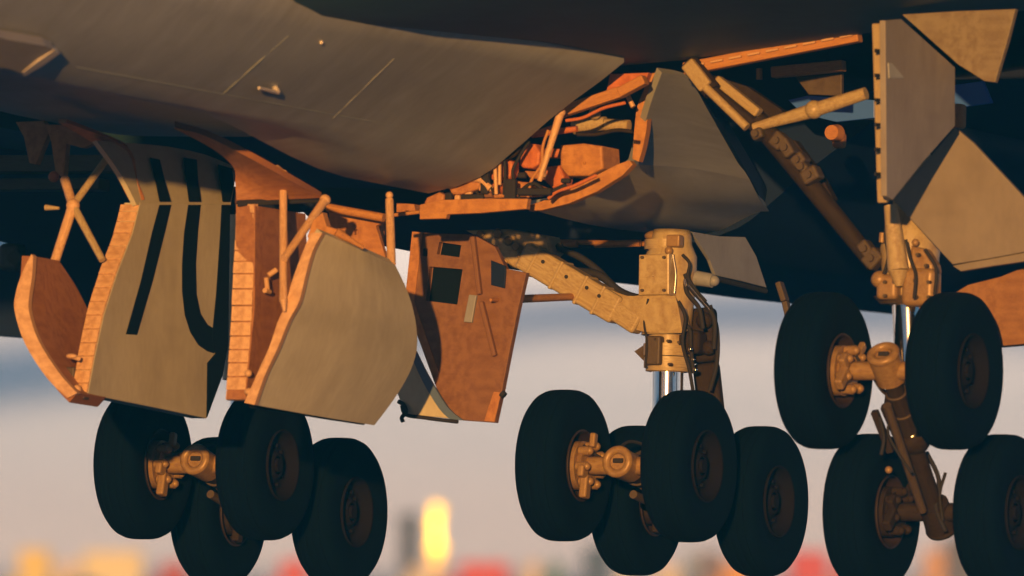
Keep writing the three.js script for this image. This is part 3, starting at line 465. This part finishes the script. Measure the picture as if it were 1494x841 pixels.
  add('actuator', [rod(P(1016, 406, 'f', z0 + 0.05), P(1040, 410, 'f', z0 + 0.05), 0.062, 0.058), ball(P(1042, 410, 'f', z0 + 0.05), 0.045)], M.pale, g);
  bogie(g, ctr, 7.6 * Math.PI / 180);
}
{ // left of the picture: the other body gear, its strut hidden by the doors
  const ctr = P(352, 713, 'l', -1.92);
  const g = add('body_gear', [rod(ctr.clone().add(V(0, 0.9, 0)), ctr.clone().add(V(0, 2.3, 0)), 0.19)], M.gear, airliner, 'right body landing gear hidden above by the doors');
  add('piston', rod(ctr.clone(), ctr.clone().add(V(0, 0.95, 0)), 0.135), M.chrome, g);
  add('fork', rod(ctr.clone(), ctr.clone().add(V(0, 0.3, 0)), 0.24, 0.2), M.gearDark, g);
  bogie(g, ctr, 11.6 * Math.PI / 180);
}
{ // right of the picture: left wing gear
  const ctr = P(1332, 645, 'l', 5.5), z0 = ctr.z, at = (x, y, d = 0) => P(x, y, 'f', z0 + d);
  const g = add('wing_gear', [turned([[0, 0], [0.15, 0], [0.2, 0.05], [0.22, 0.25], [0.24, 0.45], [0.2, 0.62], [0.15, 0.7], [0.14, 1.2], [0, 1.2]], 32).translate(at(1326, 446).x, at(1326, 446).y, z0)], M.gear, airliner, 'left wing landing gear with steeply tilted wheels');
  add('piston', rod(at(1325, 445), at(1332, 640), 0.125), M.chrome, g);
  add('front_rod', [rod(at(1300, 300, 0.3), at(1311, 395, 0.32), 0.055, 0.085), rod(at(1311, 395, 0.32), at(1312, 418, 0.32), 0.08, 0.03)], M.gear, g);
  add('trunnion', [box(at(1345, 420, 0.2), 0.28, 0.3, 0.2, 0.05), box(at(1300, 420, 0.2), 0.18, 0.2, 0.2, 0.04), plate([[1328, 358], [1346, 362], [1360, 385], [1362, 396], [1326, 398]], 'f', z0 + 0.25, 0.2, [], 0.03), ball(at(1284, 408, 0.25), 0.07), ball(at(1336, 354, 0.28), 0.03), rod(at(1288, 340, 0.25), at(1287, 354, 0.25), 0.025)], M.brass, g);
  add('collar', [new THREE.CylinderGeometry(0.26, 0.2, 0.06, 28).translate(at(1322, 440).x, at(1322, 440).y, z0)], M.gearDark, g);
  add('side_brace', [rod(P(1106, 176, 'f', z0), P(1276, 386, 'f', z0), 0.085, 0.07), rod(P(1006, 92, 'f', z0), P(1040, 134, 'f', z0), 0.08), rod(P(1040, 134, 'f', z0), P(1110, 190, 'f', z0), 0.055)], M.dim, g);  // dim tone puts the shadow on this brace into its colour
  add('brace_upper', [beam(P(1004, 92, 'f', z0 + 0.05), P(1032, 128, 'f', z0 + 0.05), 0.12, 0.1, V(0, 0, 1), 0.02), beam(P(1046, 116, 'f', z0 - 0.1), P(1108, 166, 'f', z0 - 0.1), 0.08, 0.1, V(0, 0, 1), 0.02), rod(P(1030, 128, 'f', z0 + 0.08), P(1090, 186, 'f', z0 + 0.08), 0.035)], M.gear, g);
  add('brace_plate', plate([[1040, 110], [1090, 126], [1140, 160], [1145, 178], [1110, 180]], 'f', z0 - 0.3, 0.1), M.dim, g);
  add('lock_link', [rod(P(1100, 186, 'f', z0 + 0.1), P(1184, 162, 'f', z0 + 0.1), 0.035, 0.06), rod(P(1184, 162, 'f', z0 + 0.1), P(1264, 136, 'f', z0 + 0.1), 0.06, 0.05), ball(P(1188, 160, 'f', z0 + 0.12), 0.075)], M.gear, g);
  for (const [x, y, w, h, q] of [[1108, 196, 0.1, 0.09, 0.4], [1138, 206, 0.13, 0.12, 0.9], [1150, 216, 0.1, 0.16, 0.6], [1168, 234, 0.12, 0.1, 0.7], [1185, 256, 0.15, 0.12, 0.5], [1174, 244, 0.08, 0.1, 0.9], [1276, 378, 0.16, 0.13, 0.8], [1266, 364, 0.1, 0.14, 0.7]]) {
    const at2 = P(x, y, 'f', z0 + 0.1); add('brace_joint', [new RoundedBoxGeometry(w, h, 0.14, 2, 0.025).rotateZ(q).translate(at2.x, at2.y, at2.z), new THREE.CylinderGeometry(0.03, 0.035, 0.2, 12).rotateX(Math.PI / 2).translate(at2.x, at2.y, at2.z)], M.gearDark, g);
  }
  add('brace_cover', plate([[1130, 200], [1160, 205], [1200, 260], [1216, 290], [1205, 302], [1176, 282]], 'f', z0 - 0.15, 0.1), M.dim, g);
  add('round_fitting', [new THREE.CylinderGeometry(0.06, 0.075, 0.1, 20).rotateX(Math.PI / 2).translate(...P(1217, 194, 'f', 0.6).toArray()), box(P(1225, 205, 'f', 0.5), 0.1, 0.13, 0.1, 0.03)], M.inner, g);
  add('torque_link', [beam(at(1296, 590, 0.25), at(1340, 690, -0.2), 0.14, 0.08, V(0, 0, 1), 0.04), beam(at(1276, 600, 0.2), at(1300, 660, 0), 0.06, 0.06, V(0, 0, 1)), rod(at(1306, 566, 0.2), at(1298, 600, 0.25), 0.07, 0.05)], M.dim, g);
  for (const [pts, rr, d] of [[[[1300, 310], [1292, 340], [1296, 376], [1290, 400]], 0.014, 0.3], [[[1322, 350], [1328, 376], [1336, 400], [1334, 436]], 0.014, 0.42], [[[1350, 364], [1366, 392], [1364, 430]], 0.014, 0.36], [[[1284, 610], [1290, 640], [1286, 664]], 0.016, 0.2], [[[1302, 600], [1296, 630], [1310, 660], [1330, 690]], 0.012, 0.3], [[[1352, 660], [1370, 700], [1366, 740], [1380, 776]], 0.02, -0.4], [[[1380, 690], [1372, 720], [1376, 760]], 0.014, -0.4]]) add('hydraulic_hose', tube(px(pts, 'f', z0 + d), rr), M.dark, g);
  for (const [x, y] of [[1292, 412], [1306, 412], [1292, 432], [1340, 372], [1352, 388], [1336, 410], [1356, 412], [1338, 434], [1356, 434]]) add('bolt', new THREE.CylinderGeometry(0.014, 0.016, 0.05, 8).rotateX(Math.PI / 2).translate(...at(x, y, 0.31).toArray()), M.gearDark, g);
  add('small_fitting', [ball(at(1297, 686, -0.1), 0.03), ball(at(1352, 684, -0.2), 0.03), box(at(1370, 770, -0.6), 0.14, 0.1, 0.1, 0.03)], M.brass, g);
  bogie(g, ctr, 45.5 * Math.PI / 180, 0.072);
  // the well beams and doors of this gear
  const w = add('spar_edge', beam(P(1000, 101, 'f', 3.15), P(1255, 52, 'f', 3.15), 0.1, 0.1, V(0, 0, 1)), M.primer, airliner);
  for (let k = 0; k < 9; k++) add('spar_clip', beam(P(1010 + 27 * k, 96 - 5.2 * k, 'f', 3.22), P(1028 + 27 * k, 92.5 - 5.2 * k, 'f', 3.22), 0.018, 0.03, V(0, 0, 1)), M.edge, w);
  add('well_beam', [beam(P(1128, 106, 'f', 1.6), P(1232, 96, 'f', 1.6), 0.09, 0.1, V(0, 0, 1)), rod(P(1108, 100, 'f', 1.6), P(1108, 116, 'f', 1.6), 0.025)], M.primer, airliner);
  add('well_panel', plate([[1160, 112], [1228, 106], [1228, 140], [1180, 138]], 'f', 1.4, 0.05), M.gearDark, airliner);
  add('blue_panel', plate([[1150, 146], [1180, 139], [1276, 146], [1276, 172], [1220, 178], [1170, 166]], 'f', 0.2, 0.05), M.teal, airliner);  // blue plates standing in for the blue of the sky
  add('blue_panel', plate([[1392, 124], [1434, 118], [1447, 150], [1392, 158]], 'f', 0.2, 0.05), M.teal, airliner);
  const d = add('gear_door', plate([[1292, 30], [1316, 28], [1394, 98], [1394, 184], [1348, 236], [1303, 292], [1294, 286]], 'l', 6.15, 0.05), M.strutDoor, airliner, 'tall wing gear door with hinge strip');
  add('hinge_strip', beam(P(1281, 34, 'l', 6.0), P(1289, 296, 'l', 6.0), 0.08, 0.06, V(0, 0, 1)), M.gear, d);
  for (const y of [74, 110, 146, 182, 218, 254]) add('hinge_gap', beam(P(1277, y, 'l', 6.06), P(1291, y + 1, 'l', 6.06), 0.014, 0.03, V(0, 0, 1)), M.dark, d);
  add('bright_patch', plate([[1297, 92], [1302, 92], [1320, 114], [1298, 114]], 'l', 6.158, 0.01, [], 0.002), M.skin, d);
  const e = add('gear_door', plate([[1303, 292], [1394, 186], [1420, 208], [1500, 294], [1520, 310], [1520, 362], [1494, 368], [1440, 378], [1390, 386]], 'f', 3.5, 0.05), M.leaf, airliner, 'lower wing gear door leaf, wide and pale');
  add('lower_edge', plate([[1390, 388], [1440, 378], [1520, 364], [1520, 378], [1450, 388], [1402, 396]], 'f', 3.45, 0.06), M.leaf, e);
  add('hinge_block', box(P(1398, 170, 'f', 2.2), 0.12, 0.2, 0.1, 0.03), M.inner, airliner);
  add('upper_panel', plate([[1316, 21], [1400, 16], [1482, 13], [1470, 60], [1452, 120], [1436, 118], [1398, 94]], 'f', 4.2, 0.06), M.soffit, airliner);
  add('left_flap', plate([[1386, 432], [1412, 416], [1460, 404], [1520, 380], [1520, 500], [1450, 506], [1400, 480]], 'f', 2.9, 0.15), M.flap, airliner, 'orange lit flap behind the right tyres');
}

// ---------------------------------------------------------------- ground and the far side of the airfield
const groundGeo = new THREE.CircleGeometry(720, 64).rotateX(-Math.PI / 2);
const ground = new THREE.Mesh(groundGeo, mat(0.008, 0.06, 0.13, 0.95)); ground.name = 'ground'; ground.userData.kind = 'structure'; ground.receiveShadow = true; scene.add(ground);  // out of view; blue chosen to fill the shadows from below
// things on the far apron: x and top edge from the picture, dist metres beyond the camera
function thing(name, label, category, pxX, dist) {
  const o = new THREE.Group(); o.name = numbered(name); o.userData = { label, category };
  const r = camRay(pxX, 846); o.position.copy(camera.position).addScaledVector(r, dist / -r.z); o.position.y = 0; scene.add(o); return o;
}
const mpp = d => d / PPM / DIST;
function truck(name, label, category, x, wpx, topY, dist, body, cab = body) {
  const t = thing(name, label, category, x, dist), w = wpx * mpp(dist), h = 3 + (846 - topY) * mpp(dist), cl = Math.min(2, w * 0.3), m = mat(...body, 0.5), mc = mat(...cab, 0.4);
  add('cargo_box', box(V(cl / 2, 0.8 + (h - 0.8) / 2, 0), w - cl - 0.1, h - 0.8, 2.4, 0.06), m, t);
  const cb = add('cab', box(V(-w / 2 + cl / 2, 0.6 + 1.2, 0), cl, 2.4, 2.3, 0.2), mc, t);
  add('window', box(V(-w / 2 + cl / 2, 2.3, 1.16), cl * 0.6, 0.7, 0.03), M.black, cb);
  add('chassis', box(V(0, 0.65, 0), w - 0.3, 0.25, 2), M.dark, t);
  for (const q of [-w * 0.33, w * 0.12, w * 0.34]) for (const z of [1, -1]) add('wheel', new THREE.CylinderGeometry(0.5, 0.5, 0.35, 20).rotateX(Math.PI / 2).translate(q, 0.5, z), M.tyre, t);
  return t;
}
truck('service_truck', 'yellow service truck blurred at the bottom left corner', 'truck', 40, 70, 802, 620, [0.95, 0.82, 0.25]);
truck('service_truck', 'long pale yellow truck blurred below the left wheels', 'truck', 145, 130, 805, 640, [0.95, 0.93, 0.6], [0.95, 0.8, 0.3]);
truck('parked_van', 'small dark red van left of the lowest left tyre', 'van', 245, 60, 821, 600, [0.5, 0.05, 0.06]);
truck('service_truck', 'red truck between the two lower left tyres', 'truck', 420, 62, 817, 610, [0.75, 0.08, 0.08]);
truck('fire_truck', 'long red fire truck right of the yellow light column', 'fire truck', 690, 108, 821, 600, [0.78, 0.07, 0.07]);
truck('service_truck', 'white truck in front of the grey pylon', 'truck', 610, 66, 825, 580, [0.8, 0.8, 0.72]);
truck('parked_van', 'small teal van left of the middle wheels', 'van', 803, 42, 821, 590, [0.12, 0.3, 0.38]);
truck('service_truck', 'tall blue truck behind the lower middle tyre', 'truck', 862, 66, 796, 650, [0.03, 0.12, 0.3]);
truck('service_truck', 'cream truck just right of the lowest middle tyre', 'truck', 968, 48, 825, 580, [0.85, 0.8, 0.6]);
truck('service_truck', 'orange truck between the lower middle tyres', 'truck', 1066, 62, 819, 600, [0.85, 0.42, 0.06]);
truck('service_truck', 'grey truck behind the orange truck', 'truck', 1030, 50, 805, 660, [0.2, 0.17, 0.2]);
truck('fire_truck', 'tall red fire truck right of the middle wheels', 'fire truck', 1168, 84, 804, 610, [0.7, 0.07, 0.1]);
truck('service_truck', 'tan truck between the two lower right tyres', 'truck', 1356, 46, 802, 610, [0.75, 0.45, 0.22]);
truck('service_truck', 'blue grey truck at the lower right behind the tan truck', 'truck', 1400, 120, 782, 690, [0.12, 0.15, 0.22]);
truck('parked_van', 'small cream van just right of the red fire truck below the column', 'van', 772, 34, 820, 640, [0.85, 0.75, 0.6]);
truck('parked_van', 'red van at the bottom right of the middle wheels behind the tall fire truck', 'van', 1226, 40, 818, 660, [0.75, 0.1, 0.1], [0.7, 0.6, 0.5]);
truck('parked_van', 'pale blue van left of the orange truck under the middle wheels', 'van', 1004, 30, 806, 680, [0.3, 0.42, 0.55]);
truck('parked_van', 'white van just left of the tall blue truck', 'van', 912, 36, 822, 630, [0.85, 0.85, 0.8]);
truck('airport_bus', 'white bus left of the long pale yellow truck', 'bus', 92, 50, 820, 660, [0.9, 0.85, 0.75]);
{ // grey pylon and the glowing column
  const p = thing('utility_pylon', 'grey blue box pylon beside the yellow light column', 'pylon', 597, 640), q = mpp(640);
  add('cabinet', box(V(0, 3 + 55 * q, 0), 28 * q, 84 * q, 0.6, 0.05), mat(0.07, 0.1, 0.15, 0.6), p);
  add('post', rod(V(0, 0, 0), V(0, 3.6, 0), 0.25), mat(0.2, 0.2, 0.22), p);
  const l = thing('light_column', 'tall glowing yellow light column above the far apron', 'lamp', 636, 620), r = mpp(620);
  const glow = mat(0.9, 0.6, 0.08, 0.5); glow.emissive = new THREE.Color().setRGB(1, 0.5, 0.04); glow.emissiveIntensity = 2.1;
  add('lamp_tube', [rod(V(0, 3 + 42 * r, 0), V(0, 3 + 108 * r, 0), 0.17, 0.2), ball(V(0.05, 3 + 102 * r, 0), 0.26), ball(V(-0.1, 3 + 78 * r, 0), 0.22), ball(V(0.03, 3 + 48 * r, 0), 0.34, 1.1, 0.8, 1)], glow, l);
  add('mast', rod(V(0, 0, 0), V(0, 3 + 40 * r, 0), 0.3), mat(0.8, 0.55, 0.2), l);
  const pl = new THREE.PointLight(new THREE.Color().setRGB(1, 0.62, 0.06), 60); pl.position.set(0, 5, 1.5); pl.castShadow = true; l.add(pl);
}
scene.fog = new THREE.FogExp2(new THREE.Color().setRGB(0.03, 0.47, 1), 0.00072);   // thin blue evening haze
renderer.render(scene, camera);
